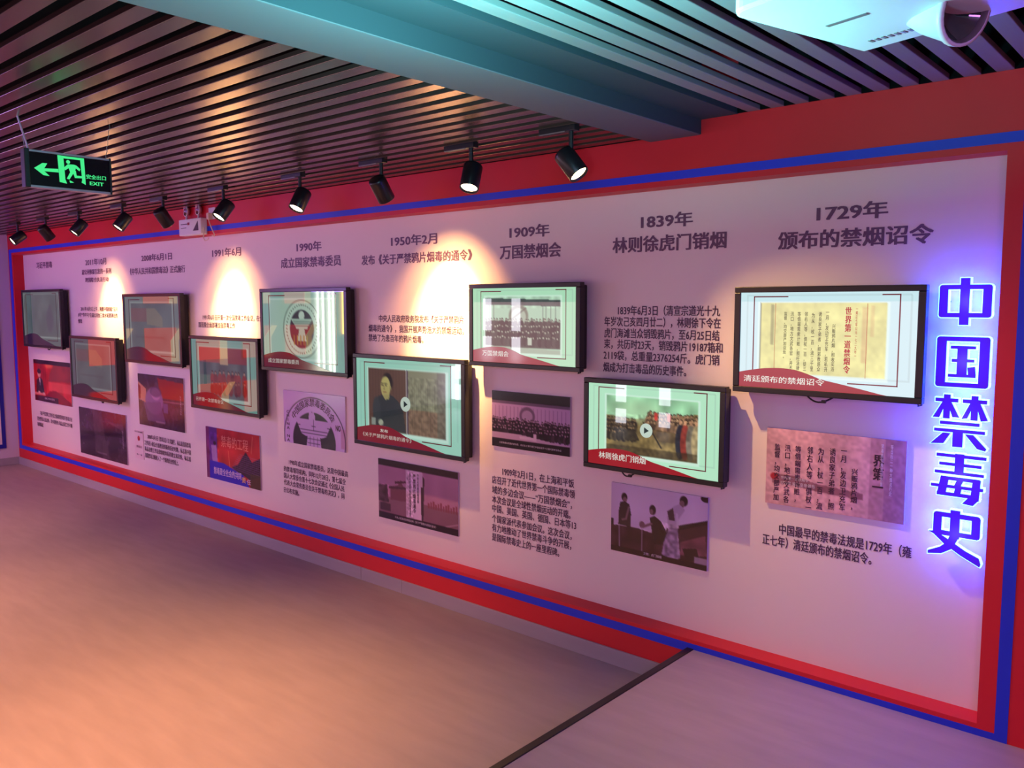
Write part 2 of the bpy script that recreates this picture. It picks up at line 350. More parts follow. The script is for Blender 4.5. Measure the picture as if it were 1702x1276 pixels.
PARA = [
 (.046, [('1839年6月3日（清宣宗道光十九', 7.653, 8.192, 1.712), ('年岁次己亥四月廿二），林则徐下令在', 7.575, 8.196, 1.658), ('虎门海滩当众销毁鸦片，至6月25日结', 7.575, 8.191, 1.603),
         ('束，共历时23天，销毁鸦片19187箱和', 7.574, 8.208, 1.550), ('2119袋，总重量2376254斤。虎门销', 7.572, 8.194, 1.495), ('烟成为打击毒品的历史事件。', 7.571, 8.030, 1.436)]),
 (.044, [('1909年2月1日，在上海和平饭', 6.904, 7.397, .827), ('店召开了近代世界第一个国际禁毒领', 6.826, 7.402, .772), ('域的多边会议——“万国禁烟会”，', 6.826, 7.384, .715), ('本次会议是全球性禁烟运动的开端。', 6.826, 7.375, .661),
         ('中国、美国、英国、德国、日本等13', 6.826, 7.412, .610), ('个国家派代表参加会议。这次会议，', 6.825, 7.383, .552), ('有力地推动了世界禁毒斗争的开展，', 6.825, 7.381, .500), ('是国际禁毒史上的一座里程碑。', 6.825, 7.303, .446)]),
 (.044, [('中央人民政府政务院发布《关于严禁鸦片', 5.875, 6.613, 1.654), ('烟毒的通令》，我国开展声势浩大的禁烟运动，', 5.775, 6.612, 1.592), ('禁绝了为患百年的鸦片烟毒。', 5.773, 6.279, 1.533)]),
 (.046, [('中国最早的禁毒法规是1729年（雍', 8.490, 9.022, .788), ('正七年）清廷颁布的禁烟诏令。', 8.417, 8.875, .732)]),
 (.040, [('1990年成立国家禁毒委员，这是中国最高', 4.862, 5.537, .625), ('的禁毒领导机构，同年12月28日，第七届全', 4.798, 5.512, .570), ('国人大常委会第十七次会议通过《全国人民', 4.796, 5.495, .521), ('代表大会常务委员会关于禁毒的决定》，同', 4.794, 5.493, .471), ('日公布实施。', 4.791, 4.979, .415)]),
 (.042, [('1991年6月召开第一次全国禁毒工作会议，在全', 3.733, 4.580, 1.639), ('国范围全面部署加强禁毒工作', 3.664, 4.206, 1.580)]),
 (.042, [('2011年10月5日上午，两艘中国商船“玉兴', 1.425, 2.226, 1.697), ('8号”“华平号”在湄公河金三角水域遭袭击的', 1.361, 2.220, 1.638), ('惨案', 1.354, 1.445, 1.577)]),
 (.042, [('2008年6月1日《禁毒法》正式施行，标志着我国禁毒', 2.706, 3.467, .584), ('工作进入依法全面推进的新的历史时期，标志着中国', 2.643, 3.466, .525), ('毒品治理工作法律制度体系的建立和完善，标志着', 2.643, 3.462, .470), ('我国禁毒法制进入了一个新的历史阶段上。', 2.645, 3.253, .411)]),
 (.044, [('习近平在禁毒工作会议上强调要坚持厉行禁毒方针', .242, 1.085, .583), ('打好禁毒人民战争，走中国特色 毒品治理工作不断', .153, 1.083, .518), ('取得新成', .155, .316, .455)])]
for h, ls in PARA: lines_text('paragraph_lettering', ls, h, M_text, panel, TY, .018)

# ------------------------------------------------------------------ displays
BG = (190, 236, 214)
def template(c, bg2=None):
    c.rect(.04, .03, .97, .86, (170, 190, 190), .5); c.rect(.045, .038, .965, .85, tuple(int(x*1.0) for x in (bg2 or BG)))
    c.a = c.a
def wave_pts():
    top = [(0, .155)]
    for i in range(1, 25):
        u = i/24*.90; top.append((u, .155+.06*math.sin(min(u/.50, 1)*math.pi)-max(0, (u-.34))**1.25*.36))
    return [(0, 0), (.90, 0)]+[(u, max(z, 0)) for u, z in reversed(top)]
def glowmat(name, rgb, es): return mat(name, (3, 3, 4), .08, emit=rgb, es=es, spec=.8)
def display(label, X, Z, W, painter, caption, es, picbox, captionbox=(.07, .42, .06, .12), group='wall displays', cap2=None, play=False, cable=True, bg=BG, wave=(168, 26, 44)):
    H = W*9/16; bz = .028 if W < .8 else .030; T = .088   # body stands off the panel on a bracket
    t = tag(empty('wall_display', (X+W/2, D, Z-bz)), label, 'display', group)
    ox, oz = -W/2, bz; yf = -T
    # frame: four bezels as one ring, body behind
    fr = MB(); b = bz
    fr.box(ox-b, ox+W+b, yf-.006, yf+.03, oz+H, oz+H+b*.85); fr.box(ox-b, ox+W+b, yf-.006, yf+.03, oz-b*.85, oz)
    fr.box(ox-b, ox, yf-.006, yf+.03, oz, oz+H); fr.box(ox+W, ox+W+b, yf-.006, yf+.03, oz, oz+H)
    fr.build('frame', M_black, t, bevel=.003)
    MB().box(ox-b*.6, ox+W+b*.6, yf+.03, -.018, oz-b*.4, oz+H+b*.4).build('back_housing', M_blackm, t, bevel=.006)
    MB().box(ox+W*.3, ox+W*.7, -.018, 0, oz+H*.3, oz+H*.7).build('wall_bracket', M_grey, t)
    res = 200 if W < .8 else 160
    c = Paint(res, int(res*9/16), bg); u0, v0, u1, v1 = picbox
    c.rect(.04, .03, .97, .86, (130, 150, 150), .35); c.rect(.046, .04, .964, .85, bg)
    c.rect(u0-.015, v0-.02, u1+.015, v1+.03, (235, 255, 245), .55)
    sub = Paint(int(res*(u1-u0)), max(4, int(res*9/16*(v1-v0))), (120, 120, 110)); painter(sub)
    a = int(u0*c.w); d_ = int(v0*c.h); c.a[d_:d_+sub.h, a:a+sub.w] = sub.a[:c.h-d_, :c.w-a]
    sm = print_mat('screen_image', es, rough=.012, spec=.9)
    scr = c.build('screen', W, H, sm, t, (ox, yf, oz))
    lm = glowmat('screen_line', (120, 20, 45), es*.7)
    y = -.0012
    def strip(ua, va, ub, vb, wd=.006):
        m2 = MB(); x0, x1 = sorted((ua*W, ub*W)); z0, z1 = sorted(((1-va)*H, (1-vb)*H)); k = wd*H
        m2.box(x0-k, x1+k, y, y+.0006, z0-k, z1+k); return m2
    bm = MB()
    for s in ((.085, .045, .085, .84), (.085, .045, .29, .045), (.91, .03, .91, .905), (.82, .03, .91, .03), (.65, .905, .91, .905)):
        strip(*s).build('bracket_line', lm, scr)
    wm = MB().prism([(u*W, z*H) for u, z in wave_pts()], y-.0008, y-.0002).build('wave_banner', glowmat('screen_wave', wave, es*.8), scr)
    if caption:
        text('caption', caption, captionbox[0]*W, captionbox[1]*W, captionbox[2]*H, captionbox[3]*H, glowmat('screen_caption', (245, 245, 235), es*.85), scr, y-.0014, .008)
    if cap2: text('caption', cap2[0], cap2[1]*W, cap2[2]*W, cap2[3]*H, cap2[4]*H, glowmat('screen_caption', (245, 235, 225), es*.7), scr, y-.0014, .004)
    if play:
        pu, pv, pr = play
        MB().cyl((pu*W, y-.0002, (1-pv)*H), (pu*W, y-.001, (1-pv)*H), pr*H, n=28).build('play_button', glowmat('play_disc', (215, 235, 220), es*.85), scr)
        k = pr*H*.45
        MB().prism([(pu*W-k*.7, (1-pv)*H-k), (pu*W+k, (1-pv)*H), (pu*W-k*.7, (1-pv)*H+k)], y-.002, y-.0014).build('play_triangle', glowmat('play_tri', (50, 70, 70), es*.5), scr)
    if cable:
        cu = cable if isinstance(cable, tuple) else (.38, .52)
        pts = []
        for i in range(13):
            q = i/12; pts.append((ox+W*(cu[0]+(cu[1]-cu[0])*q), -.035-.02*math.sin(q*math.pi), oz-.02-.028*math.sin(q*math.pi)))
        MB().tube(pts, .0035).build('cable', M_black, t)
        MB().box(pts[8][0]-.008, pts[8][0]+.008, pts[8][1]-.006, pts[8][1]+.006, pts[8][2]-.006, pts[8][2]+.006).build('cable_clip', M_black, t)
    # infrared sensor stub under the right corner
    MB().tube([(ox+W+b*.4, yf+.01, oz-b*.8), (ox+W+b*.5, yf+.0, oz-b*.8-.008), (ox+W+b*.9, yf+.004, oz-b*.8-.004), (ox+W+b*.8, yf+.02, oz-b*.5)], .0028).build('corner_cord', M_black, t)
    return t, scr, W, H, sm

# painters ----------------------------------------------------------
def p_edict(c):
    c.a[:] = np.array((222, 222, 150))/255; c.noise(.08, 5, 2); c.noise(.05, 20, 3)
    c.rect(0, 0, .004, 1, (90, 100, 80)); c.rect(.82, .06, .86, .8, (190, 120, 90), .25); c.rect(.885, .04, .91, .45, (190, 120, 90), .2)
    c.rect(.09, .03, .115, .6, (60, 70, 50), .35)
def p_group(c):
    c.a[:] = np.array((176, 214, 186))/255; c.poly([(0, .02), (1, .06), (1, .17), (0, .14)], (70, 86, 84)); c.noise(.15, 12, 4, 0, 0, 1, .2)
    for u in (.06, .12, .78, .82, .88, .94): c.line(u, .14, u, .5, .012, (90, 110, 100))
    c.ell(.46, .34, .13, .20, (120, 130, 112)); c.ell(.46, .36, .10, .16, (170, 190, 168)); c.line(.35, .42, .56, .2, .02, (90, 90, 80))
    c.rect(0, .52, 1, .9, (66, 76, 66)); c.crowd(0, 1, .42, .72, 4, 26, (190, 205, 180), (44, 50, 44), 5, .020)
    c.rect(.58, .72, .64, .86, (190, 205, 185)); c.poly([(0, .88), (1, .93), (1, 1), (0, 1)], (168, 190, 168))
def p_burn(c):
    c.a[:] = np.array((150, 205, 160))/255
    c.poly([(0, .34), (.3, .38), (.5, .34), (1, .2), (1, 1), (0, 1)], (128, 108, 66)); c.noise(.25, 6, 7)
    c.ell(.35, .25, .30, .18, (180, 215, 170), .6, soft=.9)
    c.crowd(0, .34, .40, .62, 4, 11, (150, 120, 86), (58, 50, 38), 6, .020)
    c.crowd(.46, 1, .26, .40, 3, 15, (190, 150, 110), (110, 84, 62), 8, .026)
    c.poly([(.5, .52), (.82, .55), (.84, .72), (.6, .72)], (96, 76, 48)); c.line(.5, .52, .62, .82, .03, (48, 40, 30)); c.line(.42, .42, .5, .56, .025, (60, 50, 34))
    c.poly([(.2, .55), (.34, .6), (.38, .74), (.22, .76)], (58, 50, 36))
    for u, cc in ((.82, (40, 42, 52)), (.87, (150, 60, 50)), (.93, (126, 116, 100)), (.985, (170, 150, 110))):
        c.ell(u, .68, .05, .30, cc); c.ell(u, .36, .016, .04, (190, 140, 105))
    c.ell(.56, .30, .02, .07, (190, 60, 50)); c.ell(.70, .30, .02, .07, (200, 90, 70))
    c.rect(0, .86, 1, 1, (60, 50, 34), .6); c.noise(.25, 22, 9, 0, .3, 1, 1)
def p_portrait(c):
    c.a[:] = np.array((92, 66, 56))/255
    for k in range(26): c.line(k*.02, 0, k*.02, 1, .01, (70, 48, 44) if k % 2 else (108, 80, 66), .5)
    c.rect(.51, 0, 1, 1, (128, 132, 108)); c.rect(.51, .6, 1, 1, (120, 60, 50), .45); c.rect(.90, 0, 1, 1, (96, 96, 84), .7)
    for k in range(12): c.line(.56+k*.028, .2, .56+k*.028, .92, .006, (84, 78, 64), .8)
    c.noise(.25, 26, 11, .51, .1, 1, 1)
    c.rect(.505, 0, .52, 1, (220, 225, 215)); c.rect(.52, 0, .53, 1, (60, 40, 70))
    c.poly([(.05, 1), (.06, .62), (.13, .45), (.24, .40), (.33, .42), (.42, .52), (.47, .66), (.5, 1)], (42, 52, 56))
    c.ell(.11, .66, .055, .2, (52, 60, 64)); c.ell(.262, .215, .072, .150, (30, 28, 30)); c.ell(.236, .285, .066, .165, (182, 174, 106)); c.ell(.232, .36, .050, .10, (176, 166, 102))
    c.poly([(.2, .42), (.29, .40), (.28, .48), (.23, .50)], (160, 150, 96)); c.ell(.30, .30, .014, .035, (150, 140, 90))
    for u in (.195, .24): c.ell(u, .265, .014, .012, (60, 50, 40)); c.line(u-.015, .235, u+.015, .232, .012, (50, 44, 36))
    c.poly([(.215, .27), (.228, .33), (.205, .335)], (130, 120, 76)); c.line(.205, .375, .245, .372, .014, (120, 70, 56))
    c.rect(.035, .80, .09, .93, (140, 148, 140)); c.ell(.165, .87, .035, .05, (165, 172, 150)); c.line(.17, .9, .17, 1, .01, (150, 160, 150))
    c.rect(.0, .965, .5, 1, (60, 60, 56))
def p_emblem(c):
    c.a[:] = np.array((176, 214, 194))/255
    c.ell(.5, .5, .29, .50, (84, 104, 96), soft=.03); c.ell(.5, .5, .28, .485, (190, 224, 204), soft=.03)
    c.ell(.5, .5, .185, .33, (58, 62, 72), soft=.03)
    c.ell(.5, .27, .045, .08, (200, 225, 208), soft=.1); c.poly([(.34, .33), (.66, .33), (.58, .50), (.42, .50)], (170, 205, 186))
    c.poly([(.46, .5), (.54, .5), (.57, .70), (.43, .70)], (170, 205, 186))
    for k in range(3): c.line(.37+k*.012, .37+k*.04, .63-k*.012, .37+k*.04, .01, (70, 90, 88))
    for k in range(5): c.line(.38+k*.05, .62, .38+k*.05, .76, .03, (150, 140, 70))
    for k in range(44):
        a = k/44*6.283; c.ell(.5+.235*math.cos(a), .5+.41*math.sin(a), .008, .016, (96, 112, 100))
def p_meet(c):
    c.a[:] = np.array((96, 106, 110))/255; c.noise(.2, 5, 13)
    c.rect(0, 0, .45, .30, (176, 92, 92)); c.rect(.45, 0, .62, .33, (206, 170, 140)); c.rect(.62, 0, 1, .3, (150, 66, 66))  # red and cream blocks paint the reflected niche wall into the picture
    c.rect(.0, .56, .3, .9, (110, 130, 120)); c.crowd(.25, .98, .5, .7, 2, 9, (210, 170, 150), (120, 50, 44), 14, .03); c.rect(.3, .58, .95, .9, (150, 70, 60), .4)
def p_dim(seed, pers=False):
    def f(c):
        c.a[:] = np.array((126, 142, 138))/255; c.noise(.10, 4, seed)
        if pers: c.ell(.74, .62, .10, .28, (112, 112, 124), .8, soft=.4); c.ell(.76, .32, .035, .08, (112, 112, 124), .8, soft=.4); c.rect(.2, 0, .3, 1, (112, 136, 136), .7)
        else:
            c.rect(.0, .1, .4, .4, (176, 110, 100), .6); c.poly([(.4, .1), (.6, .1), (.78, .3), (.78, .5), (.4, .45)], (190, 176, 140), .6); c.rect(.1, .7, .8, .74, (110, 110, 110), .5)  # painted reflection of a red niche, its cream side and a shelf
    return f

t1, s1, W1, H1, _ = display('wall display showing a yellow page of vertical writing, nearest to the camera', 8.333, 1.398, .698, p_edict, '清廷颁布的禁烟诏令', 1.0, (.125, .115, .845, .845), (.03, .52, .055, .125), cable=(.38, .56), bg=(200, 232, 238))
ym = glowmat('ink_red', (190, 20, 40), .8); ik = glowmat('ink_black', (30, 44, 34), .55); yy = -.0009
def vtext(body, cx, v0, v1, wd, m, scr, W, H, name='column_text', bold=.01, yy=-.0009):
    s = '\n'.join(body)
    me, co = text_mesh(s, bold, align='CENTER'); mn = co.min(0); mx = co.max(0); out = np.zeros_like(co)
    out[:, 0] = cx*W+(co[:, 0]-(mn[0]+mx[0])/2)/(mx[0]-mn[0])*wd*W; out[:, 2] = (1-v1)*H+(co[:, 1]-mn[1])/(mx[1]-mn[1])*(v1-v0)*H; out[:, 1] = yy-co[:, 2]
    me.vertices.foreach_set('co', out.ravel()); me.update(); me.materials.clear(); me.materials.append(m); me.name = name
    o = bpy.data.objects.new(name, me); COL.objects.link(o); o.parent = scr; o['kind'] = 'stuff'; return o
vtext('世界第一道禁烟令', .640, .150, .805, .036, ym, s1, W1, H1, bold=.03)
vtext('一雍正七年公元一七二九年一', .685, .165, .63, .012, ym, s1, W1, H1)
for t_, cx, v0, v1 in (('兴贩鸦片烟，照收买违', .562, .32, .79), ('一月，发边卫充军，若私开', .524, .20, .80), ('诱良家子弟者，照邪教惑众', .483, .20, .80), ('为从，杖一百，流三千里', .443, .21, .80),
                       ('邻右人等，俱杖一百，徒三', .402, .20, .80), ('等借端需索计赃，照枉法律', .361, .20, .80), ('汛口，地方文武各官，并不', .320, .20, .80), ('监督，均交部严加议处。', .280, .20, .68)):
    vtext(t_, cx, v0, v1, .019, ik, s1, W1, H1)
for u in (.218, .742):
    MB().box(u*W1-.0008, u*W1+.0008, yy-.0002, yy, .155*H1, .885*H1).build('rule_line', ym, s1)
display('wall display showing a brown battlefield painting with a play button, second nearest to the camera', 7.549, .972, .698, p_burn, '林则徐虎门销烟', .88, (.15, .14, .85, .84), (.09, .47, .075, .16), cable=(.22, .36), play=(.47, .52, .085), bg=(186, 240, 205), wave=(176, 26, 40))
display('wall display showing a grey group photograph with a crowd, above the crowd print', 6.770, 1.434, .698, p_group, '万国禁烟会', .84, (.13, .12, .86, .86), (.10, .37, .085, .16), cable=None, bg=(178, 234, 196))
display('wall display showing a seated man in a dark coat beside an old document', 5.756, .893, .921, p_portrait, '发布', .70, (.13, .12, .87, .86), (.24, .32, .135, .175), cable=None, play=(.495, .50, .085), bg=(158, 222, 200), wave=(150, 28, 52), cap2=('《关于严禁鸦片烟毒的通令》', .06, .55, .06, .11))
display('wall display showing a round emblem with a bird, right of the glowing wall patch', 4.722, 1.306, .921, p_emblem, '成立国家禁毒委员', .54, (.10, .10, .90, .86), (.06, .46, .06, .12), cable=None, bg=(150, 200, 188), wave=(128, 34, 52))
display('wall display showing a meeting scene under the glowing wall patch', 3.700, .955, .921, p_meet, '召开第一次禁毒会议', .42, (.13, .12, .87, .86), (.05, .50, .07, .13), cable=None, bg=(140, 196, 184), wave=(118, 34, 50))
display('wall display with a dull grey-green image, above the dark print with a white card below', 2.565, 1.265, .960, p_dim(21), None, .32, (.12, .10, .88, .84), cable=None, bg=(146, 166, 160), wave=(90, 40, 60))
display('wall display lower down between the two far upper displays', 1.375, .875, .960, p_dim(22), None, .26, (.12, .10, .88, .84), cable=(.55, .62), bg=(120, 128, 134), wave=(80, 50, 66))
display('leftmost wall display with a pale figure on a dull screen, farthest from the camera', .185, 1.325, .960, p_dim(23, True), None, .32, (.02, .05, .98, .84), cable=(.5, .6), bg=(128, 146, 142), wave=(86, 50, 80))

# ------------------------------------------------------------------ photo prints
def photo(label, x0, x1, z0, z1, painter, res, group='photo prints under the displays', name='photo_print'):
    t = tag(empty(name, ((x0+x1)/2, D, z0)), label, 'photo', group); W = x1-x0; H = z1-z0
    MB().box(-W/2, W/2, -.010, 0, 0, H).build('backing_board', M_edge, t)
    c = Paint(res, int(res*H/W), (120, 120, 120)); painter(c)
    im = c.build('printed_image', W, H, P_print, t, (-W/2, -.0112, 0)); return t, im, W, H
def f_edict(c):
    c.a[:] = np.array((206, 160, 170))/255; c.noise(.12, 5, 31); c.rect(.86, 0, 1, 1, (120, 80, 110), .6); c.rect(.76, 0, .86, 1, (150, 105, 120), .45); c.noise(.10, 30, 32)
    c.poly([(.05, .60), (.22, .60), (.40, .66), (.72, .70), (.72, .78), (.40, .76), (.22, .72), (.05, .72)], (90, 45, 65), .55); c.ell(.065, .63, .03, .045, (170, 50, 60))
def f_men(c):
    c.a[:] = np.array((196, 176, 214))/255; c.noise(.05, 3, 33)
    c.poly([(0, .62), (.28, .60), (.58, .66), (.60, .52), (1, .34), (1, 1), (0, 1)], (58, 34, 46)); c.poly([(.62, .50), (1, .31), (1, .36), (.64, .56)], (34, 22, 32))
    c.poly([(.70, .70), (.98, .52), (1, .8), (.72, .86)], (120, 70, 96), .8); c.noise(.25, 10, 34, 0, .6, 1, 1)
    K, S, Wt = (40, 28, 36), (112, 84, 98), (168, 148, 186)
    # man at the left, standing, hands together before him
    c.ell(.145, .19, .032, .062, K); c.ell(.15, .225, .022, .042, S)
    c.poly([(.10, .27), (.15, .25), (.20, .28), (.22, .42), (.215, .60), (.08, .60), (.085, .40)], (48, 36, 44))
    c.line(.195, .33, .165, .50, .035, S); c.line(.165, .50, .125, .52, .03, S); c.rect(.0, .53, .03, .62, K); c.line(.09, .60, .095, .92, .018, Wt, .7)
    # man in the middle, crouching to the left, one arm reaching out
    c.ell(.45, .30, .034, .070, K); c.ell(.438, .33, .020, .040, S)
    c.poly([(.42, .42), (.47, .38), (.54, .44), (.59, .56), (.60, .68), (.54, .78), (.46, .78), (.44, .56)], (36, 26, 34))
    c.line(.44, .50, .36, .56, .035, S); c.ell(.34, .54, .03, .05, S); c.line(.34, .58, .34, .93, .016, Wt, .7)
    # man at the right, bending forward with pale sleeves
    c.ell(.765, .10, .040, .070, K); c.ell(.748, .145, .026, .050, S)
    c.poly([(.66, .20), (.72, .15), (.78, .22), (.72, .36), (.70, .56), (.62, .60), (.60, .36)], Wt); c.poly([(.60, .28), (.66, .22), (.68, .40), (.62, .40)], (60, 44, 58))
    c.poly([(.62, .50), (.71, .50), (.74, .90), (.66, .96), (.55, .90), (.57, .72)], (132, 112, 152)); c.noise(.35, 26, 35, .54, .45, .74, .98)
    c.line(.70, .30, .71, .48, .035, (190, 170, 208)); c.line(.715, .50, .74, .80, .012, (60, 44, 60))
    c.poly([(.76, .76), (.9, .72), (.93, .88), (.8, .92)], (40, 26, 34)); c.poly([(.88, .84), (1, .84), (1, .92), (.88, .92)], (170, 150, 190), .7)
    c.rect(0, .92, 1, 1, (36, 22, 30)); c.ell(.98, .02, .05, .05, (40, 26, 34))
def f_crowd(c):
    c.a[:] = np.array((176, 140, 186))/255
    for k in range(20): c.line(k/20, .26, k/20, .5, .012, (110, 80, 120), .7)
    c.ell(.47, .40, .10, .16, (104, 80, 110)); c.ell(.47, .40, .07, .1, (160, 130, 170)); c.rect(0, .54, 1, .78, (52, 36, 52)); c.crowd(0, 1, .48, .66, 4, 28, (170, 130, 160), (44, 30, 42), 37, .018)
    c.poly([(0, .74), (.4, .74), (1, .84), (1, .86), (0, .86)], (180, 150, 180)); c.rect(.37, .76, .56, .81, (200, 175, 200)); c.rect(.55, .70, .59, .82, (200, 175, 200))
    c.rect(0, 0, 1, .17, (28, 20, 30)); c.rect(0, .17, 1, .22, (96, 74, 104)); c.rect(0, .84, 1, 1, (28, 20, 28))
def f_square(c):
    c.a[:] = np.array((158, 108, 146))/255; c.rect(0, .62, 1, 1, (120, 82, 102)); c.noise(.06, 5, 41)
    c.poly([(.0, .45), (.12, .42), (.14, .72), (0, .72)], (70, 44, 62)); c.noise(.4, 16, 42, 0, .42, .14, .75)
    c.poly([(.16, .44), (.26, .40), (.30, .30), (.33, .40), (.40, .42), (.42, .64), (.16, .66)], (104, 60, 80)); c.poly([(.14, .44), (.42, .40), (.42, .43), (.14, .48)], (70, 42, 56))
    c.poly([(.22, .34), (.38, .30), (.38, .33), (.22, .38)], (70, 42, 56)); c.rect(.02, .74, .16, .86, (50, 32, 46), .8)
    for k in range(12): c.rect(.64+k*.03, .58-(k % 3)*.02, .66+k*.03, .66, (120, 60, 80))
    c.rect(.365, .10, .57, .95, (206, 178, 212)); c.poly([(.55, .12), (.60, .20), (.585, .86), (.56, .94)], (56, 40, 50)); c.rect(.54, .12, .575, .35, (190, 160, 190))
    c.rect(.375, .1, .43, .9, (150, 124, 150), .4); c.noise(.3, 50, 43, .375, .12, .46, .92)
    c.line(.75, .95, 1, .82, .012, (190, 150, 180)); c.rect(0, 0, 1, .105, (34, 22, 34)); c.rect(0, .89, 1, 1, (34, 22, 32))
def f_emb(c):
    c.a[:] = np.array((196, 170, 220))/255; asp = c.w/c.h
    c.ell(.5, .86, .50, .50*1.55*asp/1.9, (48, 34, 62), soft=.02); c.ell(.5, .86, .488, .488*1.55*asp/1.9, (200, 172, 222), soft=.02)
    c.ell(.5, .90, .345, .345*1.55*asp/1.9, (44, 38, 58), soft=.02)
    W_ = (196, 168, 216); K = (50, 40, 64)
    c.poly([(.42, .50), (.43, .36), (.46, .32), (.50, .34), (.525, .42), (.53, .52)], W_); c.ell(.475, .37, .028, .05, W_); c.ell(.48, .36, .006, .012, K)
    c.poly([(.20, .50), (.80, .50), (.70, .78), (.63, .82), (.37, .82), (.30, .78)], W_); c.poly([(.40, .80), (.60, .80), (.62, 1), (.38, 1)], W_)
    for v in (.70, .76): c.line(.28, v, .72, v, .012, K)
    for u in (.25, .5, .75): c.line(u-.03, .62, u+.03, .62, .012, K)
    c.line(.5, .5, .5, .7, .014, K); 
    for u in (.44, .5, .56): c.line(u, .82, u, 1, .010, K)
    for v in (.86, .94): c.line(.4, v, .6, v, .01, K)
    c.rect(.93, .60, 1, .95, (150, 50, 70), .25)
def f_poster(c):
    c.a[:] = np.array((176, 44, 50))/255; c.noise(.15, 5, 51); c.rect(0, 0, .22, 1, (74, 48, 150), .85); c.noise(.35, 14, 52, 0, .1, .25, .7)
    c.poly([(.10, .35), (.2, .33), (.22, .66), (.12, .7)], (170, 140, 200), .8); c.ell(.17, .3, .03, .04, (40, 30, 60))
    c.poly([(.05, .66), (.35, .66), (.7, .8), (.8, 1), (.05, 1)], (34, 34, 190)); c.poly([(.6, .62), (.75, .35), (.86, .52), (1, .42), (1, .75), (.82, .86), (.74, .82), (.48, .70)], (30, 22, 50))
    for k in range(9): c.line(.48+k*.02, .70-.035*k, 1, .78-.040*k, .009, (150, 110, 150), .8)
    for k in range(14): c.line(.52+k*.035, .45, .52+k*.035, .85, .006, (150, 110, 150), .25)
    c.rect(.82, .74, 1, 1, (60, 56, 44), .9); c.line(.43, .4, .45, .7, .02, (220, 130, 90), .8); c.line(.88, .05, .85, .35, .03, (200, 110, 90), .7)
    c.rect(0, 0, .06, 1, (150, 50, 60), .4)
def f_dark(seed, warm):
    def f(c):
        c.a[:] = np.array((62, 50, 66))/255; c.noise(.25, 5, seed); c.noise(.2, 18, seed+1)
        if warm:
            c.poly([(.45, .05), (1, .10), (1, .42), (.5, .42)], (150, 42, 40)); c.poly([(0, .15), (.18, .28), (.18, .55), (0, .5)], (196, 140, 110)); c.poly([(0, .2), (.06, .25), (.05, .5), (0, .5)], (130, 40, 40))  # red and cream shapes and the shelf line below: niche reflection painted in
            c.line(0, .5, 1, .47, .014, (180, 140, 150)); c.ell(.36, .50, .20, .26, (126, 106, 150)); c.ell(.40, .36, .10, .12, (170, 140, 180)); c.ell(.4, .32, .13, .10, (70, 60, 100), .7)
            c.poly([(.12, .55), (.5, .5), (.6, .9), (.2, .9)], (100, 84, 124), .8); c.rect(.56, .52, .66, .7, (90, 84, 130))
        else:
            c.poly([(.05, .5), (.95, .38), (.95, .46), (.05, .58)], (24, 22, 34), .7); c.poly([(.3, .0), (.5, 0), (.6, .9), (.35, .9)], (96, 80, 90), .5); c.rect(.5, .6, .62, 1, (110, 96, 100), .35)
            c.poly([(.6, .2), (.95, .34), (.95, .2)], (110, 92, 110), .5); c.rect(0, .6, 1, 1, (70, 62, 62), .3)
        for k in range(8): c.ell(.93, .35+k*.045, .010, .013, (190, 170, 190), .8)
        c.rect(.38, .88, .58, .905, (190, 170, 190), .5)
    return f
def f_speech(c):
    c.a[:] = np.array((206, 46, 50))/255; c.rect(0, 0, .34, 1, (170, 26, 36)); c.noise(.2, 6, 61)
    for k in range(5): c.line(.03+k*.07, .1, .03+k*.07, .9, .03, (190, 44, 50), .6)
    c.poly([(.55, .1), (1, .1), (1, .45), (.4, .5), (.45, .3)], (110, 60, 60), .6); c.rect(.4, .5, 1, .72, (240, 110, 100), .5); c.ell(.42, .12, .1, .06, (250, 150, 90), .6, soft=.8)
    c.poly([(.05, .8), (.07, .5), (.16, .42), (.24, .48), (.28, .82)], (36, 30, 44)); c.ell(.15, .34, .045, .09, (216, 160, 140)); c.ell(.15, .28, .05, .06, (34, 26, 32))
    c.poly([(.14, .44), (.18, .44), (.165, .62)], (220, 210, 210)); c.rect(.0, .79, .3, .85, (226, 130, 120)); c.ell(.13, .79, .03, .03, (220, 170, 150)); c.ell(.26, .80, .03, .03, (220, 170, 150))
    c.poly([(.3, .86), (.45, .72), (.6, .70), (.8, .80), (1, .94), (1, 1), (.3, 1)], (140, 20, 40)); c.rect(0, .87, .65, 1, (40, 24, 50), .85); c.rect(0, 0, 1, .09, (40, 26, 44))
pt, pi_, PW, PH = photo('dusky pink print of vertical brush writing, below the nearest display', 8.429, 8.991, .896, 1.221, f_edict, 180)
for t_, cx, v0, v1 in (('兴贩鸦片烟，', .66, .40, .92), ('一月，发边卫充军', .58, .19, .95), ('诱良家子弟者，照', .50, .18, .96), ('为从，杖一百，流', .415, .19, .98), ('邻右人等，俱杖一', .335, .19, .98),
                       ('等借端需索计赃，', .245, .20, .93), ('汛口，地方文武各', .165, .20, .96), ('监督，均交部严加', .085, .20, .95)):
    vtext(t_, cx, v0, v1, .045, M_pic_t, pi_, PW, PH, bold=.012)
vtext('界第一', .82, .20, .60, .075, M_pic_t, pi_, PW, PH, bold=.03, yy=-.0006)
vtext('等日后二一种大烟流行史', .905, .06, .68, .018, M_pic_w, pi_, PW, PH); vtext('禁毒系列展览世界第', .842, .06, .58, .018, M_pic_w, pi_, PW, PH)
text('caption', '世界第一道禁烟令', .12*PW, .33*PW, .345*PH, .385*PH, M_pic_w, pi_, -.0009)
text('caption', '1729年 雍正皇帝颁布', .12*PW, .38*PW, .275*PH, .325*PH, M_pic_w, pi_, -.0009)
pt, pi_, PW, PH = photo('lilac print of three men working over large vats, below the battlefield display', 7.634, 8.159, .533, .873, f_men, 180)
